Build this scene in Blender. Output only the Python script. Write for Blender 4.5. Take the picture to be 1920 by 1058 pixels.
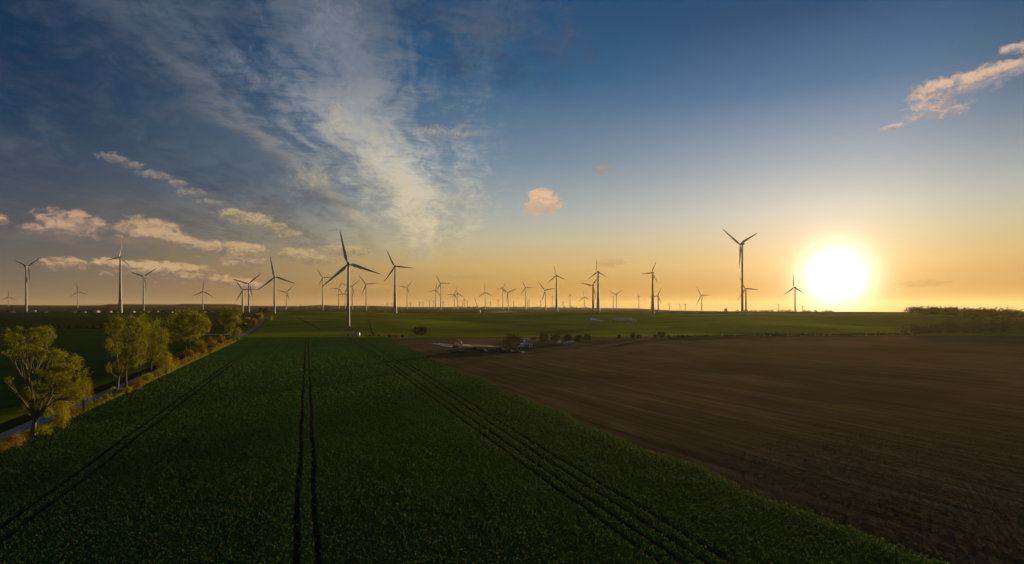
import bpy, math, random
import numpy as np
R = math.radians
rng = np.random.default_rng(7)
random.seed(7)
S = bpy.context.scene
for o in list(bpy.data.objects): bpy.data.objects.remove(o)
COL = S.collection

# ---------------------------------------------------------------- camera, sky, sun
F = 1067.0; HZ = 578.0; CH = 24.0            # focal length (px of 1920), horizon row, camera height
cam_d = bpy.data.cameras.new("camera"); cam = bpy.data.objects.new("camera", cam_d); COL.objects.link(cam)
cam.location = (0, 0, CH); cam.rotation_euler = (R(90), 0, 0)
cam_d.sensor_width = 36; cam_d.lens = 36 * F / 1920
cam_d.shift_y = (HZ - 529) / 1920
cam_d.clip_start = 0.5; cam_d.clip_end = 40000
S.camera = cam
S.view_settings.view_transform = 'Standard'; S.view_settings.look = 'None'
S.view_settings.exposure = 0.5; S.view_settings.gamma = 1
SUN_AZ = math.degrees(math.atan2(1567 - 960, F)); SUN_EL = 2.55
SUN_DIR = (math.sin(R(SUN_AZ)) * math.cos(R(SUN_EL)), math.cos(R(SUN_AZ)) * math.cos(R(SUN_EL)), math.sin(R(SUN_EL)))
HAZE = 3.0e-5
SUN_STRENGTH = 5.0

def lin(c):
    return tuple(((v / 255) / 12.92 if v / 255 <= 0.04045 else ((v / 255 + 0.055) / 1.055) ** 2.4) for v in c)

class G:
    """small helper round a node tree"""
    def __init__(s, nt): s.t = nt; s.n = nt.nodes; s.l = nt.links
    def new(s, typ, **kw):
        n = s.n.new(typ)
        for k, v in kw.items(): setattr(n, k, v)
        return n
    def put(s, sock, v):
        if hasattr(v, 'is_linked') or isinstance(v, bpy.types.NodeSocket): s.l.new(v, sock)
        else: sock.default_value = v
    def m(s, op, a, b=0.0, c=None, clamp=False):
        n = s.new('ShaderNodeMath', operation=op, use_clamp=clamp)
        s.put(n.inputs[0], a); s.put(n.inputs[1], b)
        if c is not None: s.put(n.inputs[2], c)
        return n.outputs[0]
    def vm(s, op, a, b=None):
        n = s.new('ShaderNodeVectorMath', operation=op)
        s.put(n.inputs[0], a)
        if b is not None: s.put(n.inputs[1], b)
        return n.outputs['Value'] if op in ('DOT_PRODUCT', 'LENGTH') else n.outputs[0]
    def mr(s, v, a, b, c=0.0, d=1.0, smooth=True):
        n = s.new('ShaderNodeMapRange', interpolation_type='SMOOTHSTEP' if smooth else 'LINEAR')
        s.put(n.inputs[0], v)
        for i, x in enumerate((a, b, c, d)): s.put(n.inputs[i + 1], x)
        return n.outputs[0]
    def mix(s, f, a, b, blend='MIX'):
        n = s.new('ShaderNodeMix', data_type='RGBA', blend_type=blend)
        s.put(n.inputs[0], f)
        s.put(n.inputs[6], a if not isinstance(a, tuple) else (*a[:3], 1)); s.put(n.inputs[7], b if not isinstance(b, tuple) else (*b[:3], 1))
        return n.outputs[2]
    def ramp(s, f, stops, lo=0.0, hi=1.0):
        n = s.new('ShaderNodeValToRGB'); s.put(n.inputs[0], f)
        e = n.color_ramp.elements
        while len(e) > 1: e.remove(e[0])
        for i, (p, c) in enumerate(stops):
            p = (p - lo) / (hi - lo)
            x = e[0] if i == 0 else e.new(p)
            x.position = p; x.color = (*c, 1) if isinstance(c, tuple) else (c, c, c, 1)
        return n.outputs[0]
    def xyz(s, v):
        n = s.new('ShaderNodeSeparateXYZ'); s.put(n.inputs[0], v); return n.outputs
    def comb(s, x, y, z=0.0):
        n = s.new('ShaderNodeCombineXYZ')
        for i, v in enumerate((x, y, z)): s.put(n.inputs[i], v)
        return n.outputs[0]
    def noise(s, v, scale=1.0, detail=4.0, rough=0.55, dist=0.0):
        n = s.new('ShaderNodeTexNoise'); s.put(n.inputs['Vector'], v)
        n.inputs['Scale'].default_value = scale; n.inputs['Detail'].default_value = detail
        n.inputs['Roughness'].default_value = rough; n.inputs['Distortion'].default_value = dist
        return n.outputs['Fac']

def build_world():
    w = bpy.data.worlds.new("World"); S.world = w; w.use_nodes = True
    g = G(w.node_tree); g.n.clear()
    out = g.new('ShaderNodeOutputWorld'); bg = g.new('ShaderNodeBackground')
    g.l.new(bg.outputs[0], out.inputs[0])
    d = g.new('ShaderNodeTexCoord').outputs['Generated']
    d = g.vm('NORMALIZE', d)
    x, y, z = g.xyz(d)
    el = g.m('MULTIPLY', g.m('ARCSINE', z), 180 / math.pi)
    az = g.m('MULTIPLY', g.m('ARCTAN2', x, y), 180 / math.pi)
    hlen = g.m('MAXIMUM', g.m('SQRT', g.m('SUBTRACT', 1.0, g.m('MULTIPLY', z, z))), 1e-4)
    cd = g.m('DIVIDE', g.vm('DOT_PRODUCT', d, (math.sin(R(SUN_AZ)), math.cos(R(SUN_AZ)), 0)), hlen)
    delta = g.m('MULTIPLY', g.m('ARCCOSINE', g.m('MINIMUM', g.m('MAXIMUM', cd, -1.0), 1.0)), 180 / math.pi)
    elc = g.m('DIVIDE', g.m('MAXIMUM', el, 0.0), 90.0)
    def rp(st): return g.ramp(elc, [(a, lin(c)) for a, c in st], 0, 90)
    A = rp([(0, (134, 112, 88)), (1.5, (120, 105, 88)), (3.9, (98, 94, 90)), (7.1, (70, 78, 90)), (11, (40, 66, 90)), (15, (10, 52, 82)), (22, (6, 46, 76)), (40, (6, 38, 68)), (90, (10, 28, 56))])
    M = rp([(0, (172, 120, 70)), (1.5, (178, 130, 64)), (4.2, (200, 166, 104)), (6.8, (188, 180, 148)), (9.5, (162, 170, 168)), (14.6, (110, 134, 155)), (22, (38, 92, 132)), (28.4, (18, 72, 114)), (45, (22, 52, 95)), (90, (14, 35, 70))])
    B = rp([(0, (150, 102, 44)), (1.5, (178, 124, 50)), (4, (220, 180, 120)), (6.4, (212, 192, 160)), (8.6, (198, 195, 184)), (12.8, (152, 164, 177)), (19.2, (74, 112, 150)), (25.2, (24, 74, 114)), (45, (24, 55, 98)), (90, (14, 35, 70))])
    base = g.mix(g.mr(delta, 26, 74), M, A)
    base = g.mix(g.m('MULTIPLY', g.mr(delta, 0, 31, 1, 0), g.mr(az, SUN_AZ + 1, SUN_AZ + 15, 1, .25)), base, B)
    base = g.mix(g.m('MULTIPLY', g.m('MULTIPLY', g.mr(az, SUN_AZ + 4, SUN_AZ + 22), g.mr(el, 8, 20)), .75), base, A)
    # ---- cirrus: streaks on a high flat layer that run towards azimuth -8.5
    a0 = math.atan2(800 - 960, F)
    zz = g.m('MAXIMUM', g.m('ADD', z, 0.03), 0.02)
    p = g.m('DIVIDE', g.vm('DOT_PRODUCT', d, (math.sin(a0), math.cos(a0), 0)), zz)
    q = g.m('DIVIDE', g.vm('DOT_PRODUCT', d, (math.cos(a0), -math.sin(a0), 0)), zz)
    warp = g.noise(g.comb(q, p), 1.3, 3, 0.5)
    qw = g.m('ADD', g.m('SUBTRACT', q, g.mr(el, 6.0, 17.0, .26, 0.0)), g.m('MULTIPLY', g.m('SUBTRACT', warp, 0.5), 0.34))
    prof = g.ramp(g.m('DIVIDE', g.m('ADD', qw, 3.0), 4.0),
                  [(-3, .45), (-2.5, .7), (-2.0, .40), (-1.55, .55), (-1.3, .22), (-1.1, .30), (-.9, .74), (-.72, .40), (-.55, .46), (-.42, .78), (-.28, 1.04), (-.17, .78), (-.08, .5), (.06, .34), (.2, .46), (.36, .34), (.6, .12), (1, 0)], -3, 1)
    streak = g.noise(g.comb(g.m('MULTIPLY', qw, 7.0), g.m('MULTIPLY', p, 1.3), 3.1), 1.0, 6, 0.62, 0.5)
    ripple = g.noise(g.comb(g.m('MULTIPLY', qw, 9.0), g.m('MULTIPLY', p, 16.0), 1.7), 1.0, 5, 0.6, 0.8)
    puff = g.noise(g.comb(g.m('MULTIPLY', qw, 10.0), g.m('MULTIPLY', p, 4.0), 8.0), 1.0, 8, 0.66, 0.3)
    dens = g.m('ADD', g.m('MULTIPLY', streak, 0.66), g.m('ADD', g.m('MULTIPLY', ripple, 0.42), g.m('MULTIPLY', puff, 0.50)))
    dens = g.m('ADD', dens, g.m('MULTIPLY', g.m('SUBTRACT', prof, 0.5), 0.62))
    cir = g.mr(dens, 0.62, 1.08)
    cir = g.m('MULTIPLY', cir, g.mr(el, 3.2, 8.0))
    cir = g.m('MULTIPLY', cir, g.mr(delta, 18, 34))
    cir = g.m('MULTIPLY', cir, g.mr(qw, 0.0, 0.5, 1.0, 0.5))
    ccolR = rp([(0, (196, 160, 112)), (4, (205, 180, 135)), (8, (214, 200, 166)), (14, (192, 190, 182)), (22, (110, 121, 136)), (30, (74, 90, 108)), (60, (50, 65, 95)), (90, (30, 45, 75))])
    ccolL = rp([(0, (120, 104, 88)), (4, (104, 98, 92)), (8, (86, 88, 94)), (14, (50, 66, 88)), (22, (42, 60, 84)), (30, (36, 54, 80)), (60, (30, 42, 70)), (90, (22, 34, 60))])
    ccol = g.mix(g.mr(qw, -1.25, -0.5), ccolL, ccolR)
    col = g.mix(g.m('MULTIPLY', cir, 0.96), base, ccol)
    # ---- cumulus: (px, py, half width, half height) turned into azimuth / elevation
    def cumulus(blobs, light, shade, nscale, seed, soft=0.42, amt=0.9, streaky=1.8):
        nonlocal col
        aa = g.m('ADD', az, 0.0)
        nv = g.comb(g.m('MULTIPLY', aa, 1.0), g.m('MULTIPLY', el, streaky), seed)
        n1 = g.noise(nv, nscale * 1.7, 8, 0.62, 0.5)
        tot = None; up = None
        for (bx, by, rx, ry) in blobs:
            ba = math.degrees(math.atan2(bx - 960, F)); ca = math.cos(R(ba))
            be = math.degrees(math.atan((HZ - by) / F * ca))
            ra = 1.42 * math.degrees(rx / F * ca * ca); re = 1.42 * math.degrees(ry / F * ca)
            u = g.m('DIVIDE', g.m('SUBTRACT', aa, ba), ra); v = g.m('DIVIDE', g.m('SUBTRACT', el, be), re)
            r2 = g.m('ADD', g.m('MULTIPLY', u, u), g.m('MULTIPLY', v, v))
            mm = g.m('MAXIMUM', g.m('SUBTRACT', 1.0, g.m('MULTIPLY', r2, 0.5)), 0.0)
            mv = g.m('MULTIPLY', mm, v)
            tot = mm if tot is None else g.m('MAXIMUM', tot, mm)
            up = mv if up is None else g.m('ADD', up, mv)
        val = g.m('ADD', tot, g.m('MULTIPLY', g.m('SUBTRACT', n1, 0.5), 2.3))
        val = g.m('MULTIPLY', val, g.mr(tot, 0.0, 0.3))
        fac = g.mr(val, 0.36, 0.5 + soft)
        n2 = g.noise(nv, nscale * 2.6, 6, 0.6, 0.8)
        lit = g.mr(g.m('ADD', g.m('ADD', up, g.m('MULTIPLY', g.m('SUBTRACT', n2, 0.5), 3.6)), 0.0), -0.6, 0.75)
        col = g.mix(g.m('MULTIPLY', fac, amt), col, g.mix(lit, lin(shade), lin(light)))
    cumulus([(250, 60, 170, 60), (420, 300, 200, 60), (560, 350, 120, 50), (60, 270, 120, 40), (330, 210, 190, 60), (450, 330, 170, 50), (150, 330, 190, 30), (380, 30, 150, 50), (960, 90, 120, 60), (880, 30, 120, 40)], (84, 94, 110), (50, 68, 92), 0.2, 57.0, soft=1.0, amt=.6, streaky=1.6)
    cumulus([(470, 390, 150, 30), (330, 400, 140, 26), (560, 440, 110, 22), (120, 460, 200, 20)], (114, 110, 106), (92, 94, 98), 0.24, 63.0, soft=1.2, amt=.6, streaky=2.5)
    cumulus([(128, 424, 52, 22), (90, 432, 40, 12), (0, 412, 14, 8)], (196, 160, 132), (118, 104, 98), 0.42, 0.0)
    cumulus([(272, 432, 48, 18), (318, 452, 46, 13), (368, 464, 44, 11), (440, 468, 44, 11), (455, 490, 30, 12), (290, 448, 60, 10)], (198, 164, 126), (126, 110, 98), 0.42, 5.0)
    cumulus([(130, 496, 44, 9), (205, 494, 30, 8), (250, 504, 54, 12), (330, 512, 52, 14), (418, 525, 26, 7), (460, 535, 30, 8)], (204, 168, 124), (124, 106, 92), 0.5, 9.0, soft=.3)
    cumulus([(470, 412, 34, 10), (505, 426, 30, 9), (540, 440, 24, 7), (558, 478, 30, 9), (600, 488, 30, 7), (650, 470, 30, 8), (436, 400, 24, 6), (470, 470, 26, 8)], (196, 172, 124), (132, 118, 98), 0.75, 14.0, amt=.72)
    cumulus([(212, 296, 24, 7), (250, 310, 20, 5), (288, 328, 24, 6), (330, 344, 18, 5), (360, 362, 22, 6), (392, 380, 20, 5), (575, 455, 30, 5)], (158, 148, 134), (110, 108, 108), 0.9, 17.0, amt=.6)
    cumulus([(1016, 380, 25, 18)], (232, 188, 146), (196, 166, 140), 0.5, 21.0, soft=.3)
    cumulus([(1762, 172, 42, 18), (1812, 158, 46, 16), (1752, 205, 46, 14), (1885, 132, 50, 14), (1905, 92, 26, 8), (1676, 238, 18, 5)], (222, 184, 152), (140, 140, 150), 0.55, 27.0, soft=.5)
    cumulus([(1733, 531, 40, 4.5)], (176, 128, 76), (150, 106, 66), 0.5, 33.0, soft=.3, streaky=5)
    cumulus([(1146, 493, 20, 6), (1130, 318, 12, 6), (860, 518, 44, 4), (700, 540, 50, 4)], (190, 150, 98), (160, 130, 92), 0.6, 39.0, amt=.5, streaky=4)
    cumulus([(700, 300, 26, 60), (742, 352, 34, 44), (772, 402, 52, 38), (802, 445, 48, 26), (790, 475, 26, 14), (700, 420, 40, 24), (850, 385, 60, 26), (830, 250, 50, 10), (640, 250, 24, 46), (590, 340, 40, 22)], (206, 190, 152), (150, 146, 136), 0.62, 45.0, soft=.9, amt=.5, streaky=1.2)
    cumulus([(640, 150, 46, 90), (560, 200, 46, 40), (470, 130, 70, 30), (700, 210, 40, 60), (620, 60, 50, 60)], (158, 160, 172), (112, 122, 145), 0.5, 51.0, soft=1.0, amt=.28, streaky=1.3)
    band = g.noise(g.comb(g.m('MULTIPLY', az, 0.05), g.m('MULTIPLY', el, 1.3), 4.4), 1.0, 4, .55)
    bfac = g.m('MULTIPLY', g.mr(band, 0.48, 0.66), g.mr(el, 0.3, 2.6, 0.5, 0.0))
    col = g.mix(bfac, col, g.mix(0.28, col, lin((150, 96, 80))))
    # ---- the sun and the bright air round it
    cs = g.vm('DOT_PRODUCT', d, SUN_DIR)
    gam = g.m('MULTIPLY', g.m('ARCCOSINE', g.m('MINIMUM', cs, 1.0)), 180 / math.pi)
    g1 = g.m('POWER', 2.718, g.m('MULTIPLY', g.m('POWER', g.m('DIVIDE', gam, 2.35), 2.0), -1.0))
    g2 = g.m('POWER', 2.718, g.m('DIVIDE', gam, -4.2))
    g3 = g.m('POWER', 2.718, g.m('DIVIDE', gam, -11.0))
    def sc(colr, f): return g.mix(1.0, colr, g.comb(f, f, f), 'MULTIPLY')
    col = g.mix(1.0, col, sc((1.0, .89, .72), g.m('MULTIPLY', g1, 2.4)), 'ADD')
    col = g.mix(1.0, col, sc((1.0, .74, .42), g.m('MULTIPLY', g2, 0.70)), 'ADD')
    col = g.mix(1.0, col, sc((1.0, .78, .55), g.m('MULTIPLY', g3, 0.04)), 'ADD')
    sky = g.new('ShaderNodeTexSky', sky_type='NISHITA')
    sky.sun_disc = False; sky.sun_elevation = R(SUN_EL); sky.sun_rotation = R(SUN_AZ)
    col = g.mix(1.0, col, sc(sky.outputs[0], 0.0006), 'ADD')
    # no light from below the horizon
    col = g.mix(g.mr(el, -3.0, -0.3, 1.0, 0.0), col, lin((46, 42, 36)))
    g.l.new(col, bg.inputs[0]); bg.inputs[1].default_value = 0.7071      # exposure +0.5
    w.cycles.sampling_method = 'MANUAL'; w.cycles.sample_map_resolution = 512
build_world()

sl = bpy.data.lights.new("sun", 'SUN'); so = bpy.data.objects.new("sun", sl); COL.objects.link(so)
sl.energy = SUN_STRENGTH; sl.angle = R(0.5); sl.color = (1.0, 0.74, 0.38)
so.rotation_euler = (R(90 - SUN_EL), 0, R(180 - SUN_AZ) if False else R(-SUN_AZ) + math.pi)
from mathutils import Vector
so.rotation_euler = Vector(SUN_DIR).to_track_quat('Z', 'Y').to_euler()
so.location = (0, 0, 400)

# ---------------------------------------------------------------- helpers
def tag(o, label=None, cat=None, group=None, kind=None):
    if label: o['label'] = label
    if cat: o['category'] = cat
    if group: o['group'] = group
    if kind: o['kind'] = kind
    return o
def empty(name, loc, rz=0.0, scale=1.0):
    o = bpy.data.objects.new(name, None); COL.objects.link(o)
    o.empty_display_size = 0.5
    o.location = loc; o.rotation_euler = (0, 0, rz); o.scale = (scale,) * 3
    return o
def link(name, me, mat=None, parent=None, loc=(0, 0, 0)):
    o = bpy.data.objects.new(name, me); COL.objects.link(o)
    if mat: me.materials.clear(); me.materials.append(mat)
    o.location = loc
    if parent: o.parent = parent
    return o
def copy_tree(o, parent=None):
    c = o.copy(); COL.objects.link(c); c.parent = parent
    for ch in o.children: copy_tree(ch, c)
    return c
def mesh(name, V, Fc, smooth=False):
    me = bpy.data.meshes.new(name); me.from_pydata([tuple(map(float, v)) for v in V], [], [tuple(int(i) for i in f) for f in Fc]); me.update()
    if smooth: me.shade_smooth()
    return me
def quadmesh(name, V, Q, tint=None, smooth=False):
    V = np.asarray(V, dtype=np.float32); Q = np.asarray(Q, dtype=np.int32)
    me = bpy.data.meshes.new(name)
    me.vertices.add(len(V)); me.vertices.foreach_set('co', V.ravel())
    me.loops.add(Q.size); me.loops.foreach_set('vertex_index', Q.ravel())
    me.polygons.add(len(Q)); me.polygons.foreach_set('loop_start', np.arange(0, Q.size, Q.shape[1], dtype=np.int32))
    me.update(calc_edges=True); me.validate()
    if tint is not None:
        a = me.attributes.new('tint', 'FLOAT', 'FACE'); a.data.foreach_set('value', np.asarray(tint, dtype=np.float32))
    if smooth: me.shade_smooth()
    return me
class MB:
    """collects simple solids into one mesh"""
    def __init__(s): s.V = []; s.F = []
    def box(s, x0, x1, y0, y1, z0, z1, bev=0.0):
        b = len(s.V); k = min(bev, (x1 - x0) / 2.1, (y1 - y0) / 2.1)
        if k <= 0:
            s.V += [(x0, y0, z0), (x1, y0, z0), (x1, y1, z0), (x0, y1, z0), (x0, y0, z1), (x1, y0, z1), (x1, y1, z1), (x0, y1, z1)]
            s.F += [[b + i for i in f] for f in ((3, 2, 1, 0), (4, 5, 6, 7), (0, 1, 5, 4), (1, 2, 6, 5), (2, 3, 7, 6), (3, 0, 4, 7))]
        else:
            ring = lambda z, e: [(x0 + e + k, y0 + e, z), (x1 - e - k, y0 + e, z), (x1 - e, y0 + e + k, z), (x1 - e, y1 - e - k, z), (x1 - e - k, y1 - e, z), (x0 + e + k, y1 - e, z), (x0 + e, y1 - e - k, z), (x0 + e, y0 + e + k, z)]
            s.V += ring(z0, 0) + ring(z1 - k, 0) + ring(z1, k * .7)
            s.F += [[b + 7 - i for i in range(8)], [b + 16 + i for i in range(8)]]
            for j in range(2):
                for i in range(8):
                    s.F.append([b + j * 8 + i, b + j * 8 + (i + 1) % 8, b + j * 8 + 8 + (i + 1) % 8, b + j * 8 + 8 + i])
        return s
    def tube(s, pts, rad, n=8, cap=True):
        pts = [np.array(p, float) for p in pts]; b = len(s.V)
        for i, p in enumerate(pts):
            d = (pts[min(i + 1, len(pts) - 1)] - pts[max(i - 1, 0)]); d = d / (np.linalg.norm(d) + 1e-9)
            a = np.array((0, 0, 1.0)) if abs(d[2]) < .9 else np.array((1.0, 0, 0))
            u = np.cross(d, a); u /= np.linalg.norm(u); v = np.cross(d, u)
            for k in range(n):
                t = 2 * math.pi * k / n
                s.V.append(tuple(p + rad[i] * (math.cos(t) * u + math.sin(t) * v)))
        for i in range(len(pts) - 1):
            for k in range(n):
                s.F.append([b + i * n + k, b + i * n + (k + 1) % n, b + (i + 1) * n + (k + 1) % n, b + (i + 1) * n + k])
        if cap:
            s.F.append([b + k for k in range(n)][::-1]); s.F.append([b + (len(pts) - 1) * n + k for k in range(n)])
        return s
    def poly(s, ring0, ring1):
        b = len(s.V); n = len(ring0); s.V += list(ring0) + list(ring1)
        s.F += [[b + i for i in range(n)][::-1], [b + n + i for i in range(n)]]
        for i in range(n): s.F.append([b + i, b + (i + 1) % n, b + n + (i + 1) % n, b + n + i])
        return s
    def build(s, name, mat, parent=None, smooth=False):
        return link(name, mesh(name, s.V, s.F, smooth), mat, parent)

# ---------------------------------------------------------------- materials
def mat(name, col, rough=0.8, metal=0.0, var=0.12, vscale=3.0, bump=0.0, spec=0.3):
    m = bpy.data.materials.new(name); m.use_nodes = True; g = G(m.node_tree)
    b = g.n['Principled BSDF']; b.inputs['Roughness'].default_value = rough; b.inputs['Metallic'].default_value = metal
    b.inputs['Specular IOR Level'].default_value = spec
    co = g.new('ShaderNodeTexCoord').outputs['Object']
    n = g.noise(co, vscale, 5, .6)
    lo = tuple(c * (1 - var * 2) for c in col); hi = tuple(min(1, c * (1 + var * 2)) for c in col)
    g.l.new(g.mix(n, lo, hi), b.inputs['Base Color'])
    if bump:
        bn = g.new('ShaderNodeBump'); bn.inputs['Strength'].default_value = bump; g.l.new(n, bn.inputs['Height']); g.l.new(bn.outputs[0], b.inputs['Normal'])
    return m
def leafmat(name, stops, trans=0.4):
    m = bpy.data.materials.new(name); m.use_nodes = True; g = G(m.node_tree); g.n.clear()
    out = g.new('ShaderNodeOutputMaterial'); at = g.new('ShaderNodeAttribute', attribute_name='tint')
    c = g.ramp(at.outputs['Fac'], [(p, tuple(k)) for p, k in stops])
    df = g.new('ShaderNodeBsdfDiffuse'); tr = g.new('ShaderNodeBsdfTranslucent'); mx = g.new('ShaderNodeMixShader')
    g.l.new(c, df.inputs[0]); g.l.new(g.mix(0.3, c, (0.30, 0.30, 0.02), 'MIX'), tr.inputs[0])
    mx.inputs[0].default_value = trans
    g.l.new(df.outputs[0], mx.inputs[1]); g.l.new(tr.outputs[0], mx.inputs[2]); g.l.new(mx.outputs[0], out.inputs[0])
    return m
UX, UY = -0.339, 0.941        # direction in which the rows of the near field run
def groundmat(name, fn, rough=0.95, bump=0.0, bdist=0.1):
    """fn(g, position xyz vector) -> colour, height"""
    m = bpy.data.materials.new(name); m.use_nodes = True; g = G(m.node_tree)
    b = g.n['Principled BSDF']; b.inputs['Roughness'].default_value = rough; b.inputs['Specular IOR Level'].default_value = 0.0
    pos = g.new('ShaderNodeNewGeometry').outputs['Position']
    c, h = fn(g, pos)
    g.l.new(c, b.inputs['Base Color'])
    if h is not None and bump:
        bn = g.new('ShaderNodeBump'); bn.inputs['Strength'].default_value = bump; bn.inputs['Distance'].default_value = bdist
        g.l.new(h, bn.inputs['Height']); g.l.new(bn.outputs[0], b.inputs['Normal'])
    return m
def along(g, pos, rot=0.0):
    ca, sa = math.cos(rot), math.sin(rot)
    ux, uy = UX * ca - UY * sa, UX * sa + UY * ca
    return g.vm('DOT_PRODUCT', pos, (ux, uy, 0)), g.vm('DOT_PRODUCT', pos, (uy, -ux, 0))
def f_crop(g, pos):
    s, t = along(g, pos)
    n = g.noise(pos, 2.4, 5, .7); n2 = g.noise(pos, 0.045, 4, .6)
    rows = g.noise(g.comb(g.m('MULTIPLY', t, .7), g.m('MULTIPLY', s, 0.012)), 1.0, 4, .65)
    c = g.ramp(n, [(.25, (.020, .060, .012)), (.48, (.042, .135, .022)), (.66, (.066, .19, .032)), (.8, (.10, .23, .045))])
    c = g.mix(g.m('MULTIPLY', g.mr(rows, .35, .75), .45), c, (.016, .030, .012))
    c = g.mix(g.mr(n2, .42, .68, 0, .5), c, (.085, .14, .010))
    return c, n
def f_soil(g, pos):
    s, t = along(g, pos, 0.09)
    st = g.noise(g.comb(g.m('MULTIPLY', t, .42), g.m('MULTIPLY', s, .012)), 1.0, 5, .68, .4)
    st2 = g.noise(g.comb(g.m('MULTIPLY', t, 1.5), g.m('MULTIPLY', s, .06), 4.0), 1.0, 5, .7, .2)
    big = g.noise(pos, .014, 4, .6, .6); fine = g.noise(pos, 2.2, 6, .75)
    c = g.ramp(g.m('ADD', g.m('MULTIPLY', st, .55), g.m('MULTIPLY', st2, .45)), [(.3, (.070, .046, .022)), (.46, (.16, .108, .052)), (.6, (.28, .195, .095)), (.75, (.42, .31, .17))])
    c = g.mix(g.mr(big, .4, .7, 0, .55), c, (.070, .064, .026))
    c = g.mix(g.mr(fine, .58, .78, 0, .7), c, (.34, .26, .16))
    h = g.m('ADD', fine, g.m('MULTIPLY', st2, 1.5))
    return c, h
def f_land(g, pos):
    x, y, z = g.xyz(pos)
    flat = g.comb(x, y, 0.0)
    vor = g.new('ShaderNodeTexVoronoi'); g.l.new(g.vm('ADD', g.vm('MULTIPLY', flat, (.0011, .0021, 0)), (3.3, 1.7, 0)), vor.inputs['Vector']); vor.inputs['Scale'].default_value = 1.0
    vc = g.xyz(vor.outputs['Color'])[0]
    patch = g.ramp(vc, [(0, (.055, .045, .030)), (.25, (.030, .042, .016)), (.45, (.070, .055, .038)), (.65, (.022, .036, .016)), (.85, (.045, .050, .022)), (1, (.09, .07, .05))])
    n = g.noise(flat, .012, 6, .6, .8); n3 = g.noise(flat, .25, 5, .7)
    wide = g.noise(g.vm('MULTIPLY', flat, (.0028, .010, 0)), 1.0, 4, .55, 1.2)
    mead = g.ramp(wide, [(.28, (.15, .21, .007)), (.45, (.28, .34, .008)), (.58, (.40, .44, .010)), (.72, (.50, .50, .014))])
    mead = g.mix(g.mr(n, .45, .7, 0, .5), mead, (.12, .12, .010))
    left = g.mix(g.mr(n, .4, .7, 0, .6), (.026, .070, .016), (.046, .10, .018))
    # west of the road the fields are darker
    tt = g.vm('DOT_PRODUCT', pos, (UY, -UX, 0))
    mead = g.mix(g.mr(tt, -70, -52, 1, 0), mead, left)
    c = g.mix(g.mr(y, 1030, 1060), mead, patch)
    c = g.mix(g.mr(n3, .5, .8, 0, .35), c, (.02, .026, .008))
    return c, n3
M_CROP = groundmat('crop_ground', f_crop, bump=.9, bdist=.25)
M_SOIL = groundmat('ploughed_soil', f_soil, bump=1.0, bdist=.5)
M_LAND = groundmat('land', f_land, bump=.6, bdist=.4)
def simple(base, dark, sc):
    def fn(g, pos):
        n = g.noise(pos, sc, 6, .7); n2 = g.noise(pos, sc * .08, 4, .6)
        return g.mix(g.m('MULTIPLY', g.m('ADD', n, n2), .5), dark, base), n
    return fn
M_ROAD = groundmat('road_asphalt', simple((.50, .45, .37), (.34, .30, .25), 1.2), bump=.3)
M_TRACK = groundmat('wheel_soil', simple((.060, .042, .032), (.020, .016, .012), 3.0), bump=.5)
M_VERGE = groundmat('verge_grass', simple((.30, .30, .03), (.10, .13, .016), .9), bump=.8)
M_PATH = groundmat('pale_path', simple((.38, .35, .30), (.12, .11, .08), .5), bump=.2)
M_SHOULDER = groundmat('dark_ditch', simple((.055, .065, .020), (.022, .032, .010), .7), bump=.6)
def water_mat():
    m = bpy.data.materials.new('still_water'); m.use_nodes = True; g = G(m.node_tree); b = g.n['Principled BSDF']
    b.inputs['Base Color'].default_value = (.03, .028, .025, 1); b.inputs['Roughness'].default_value = .12
    n = g.noise(g.new('ShaderNodeNewGeometry').outputs['Position'], 1.5, 3); bn = g.new('ShaderNodeBump'); bn.inputs['Strength'].default_value = .08
    g.l.new(n, bn.inputs['Height']); g.l.new(bn.outputs[0], b.inputs['Normal']); return m
M_WATER = water_mat()
M_TOWER = mat('tower_paint', (.42, .41, .40), .55, var=.05, vscale=.05)
M_BLADE = mat('blade_paint', (.20, .19, .18), .5, var=.05, vscale=.1)
M_NAC = mat('nacelle_paint', (.24, .23, .22), .5, var=.05)
M_DARK = mat('dark_metal', (.03, .03, .03), .5)
M_RED = mat('red_band', (.22, .05, .03), .6)
M_WHITE = mat('white_paint', (.78, .78, .76), .5, var=.04)
M_FILM = mat('pale_sheet', (.55, .53, .52), .35, var=.1, vscale=.4)
M_BARK = mat('bark', (.10, .078, .055), .95, var=.35, vscale=2.0, bump=.5)
M_PBARK = mat('pale_bark', (.17, .135, .09), .95, var=.4, vscale=1.0, bump=.5)
M_GLASS = mat('dark_glass', (.02, .025, .03), .08, spec=.6)
M_BLUE = mat('blue_paint', (.10, .22, .48), .4)
M_YEL = mat('yellow_paint', (.50, .33, .04), .5)
M_WALL = mat('render_wall', (.50, .47, .42), .9, var=.06)
M_WALLB = mat('brick_wall', (.34, .16, .10), .9, var=.15)
M_ROOF = mat('tile_roof', (.20, .085, .055), .9, var=.2)
M_ROOFG = mat('grey_roof', (.50, .50, .50), .6, var=.1)
M_TYRE = mat('tyre', (.012, .012, .012), .9)
M_SPOIL = mat('spoil', (.024, .016, .011), .95, var=.3, vscale=.6, bump=.8)
L_OLIVE = leafmat('olive_leaves', [(0, (.080, .105, .010)), (.35, (.19, .20, .012)), (.7, (.32, .29, .018)), (1, (.46, .39, .03))])
L_YELLOW = leafmat('yellow_leaves', [(0, (.20, .15, .010)), (.4, (.36, .29, .016)), (1, (.55, .44, .03))])
L_RUST = leafmat('rust_leaves', [(0, (.12, .05, .015)), (.5, (.26, .12, .03)), (1, (.42, .22, .06))])
L_DARK = leafmat('dark_leaves', [(0, (.012, .014, .006)), (.5, (.026, .027, .010)), (1, (.050, .045, .016))], .06)
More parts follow.
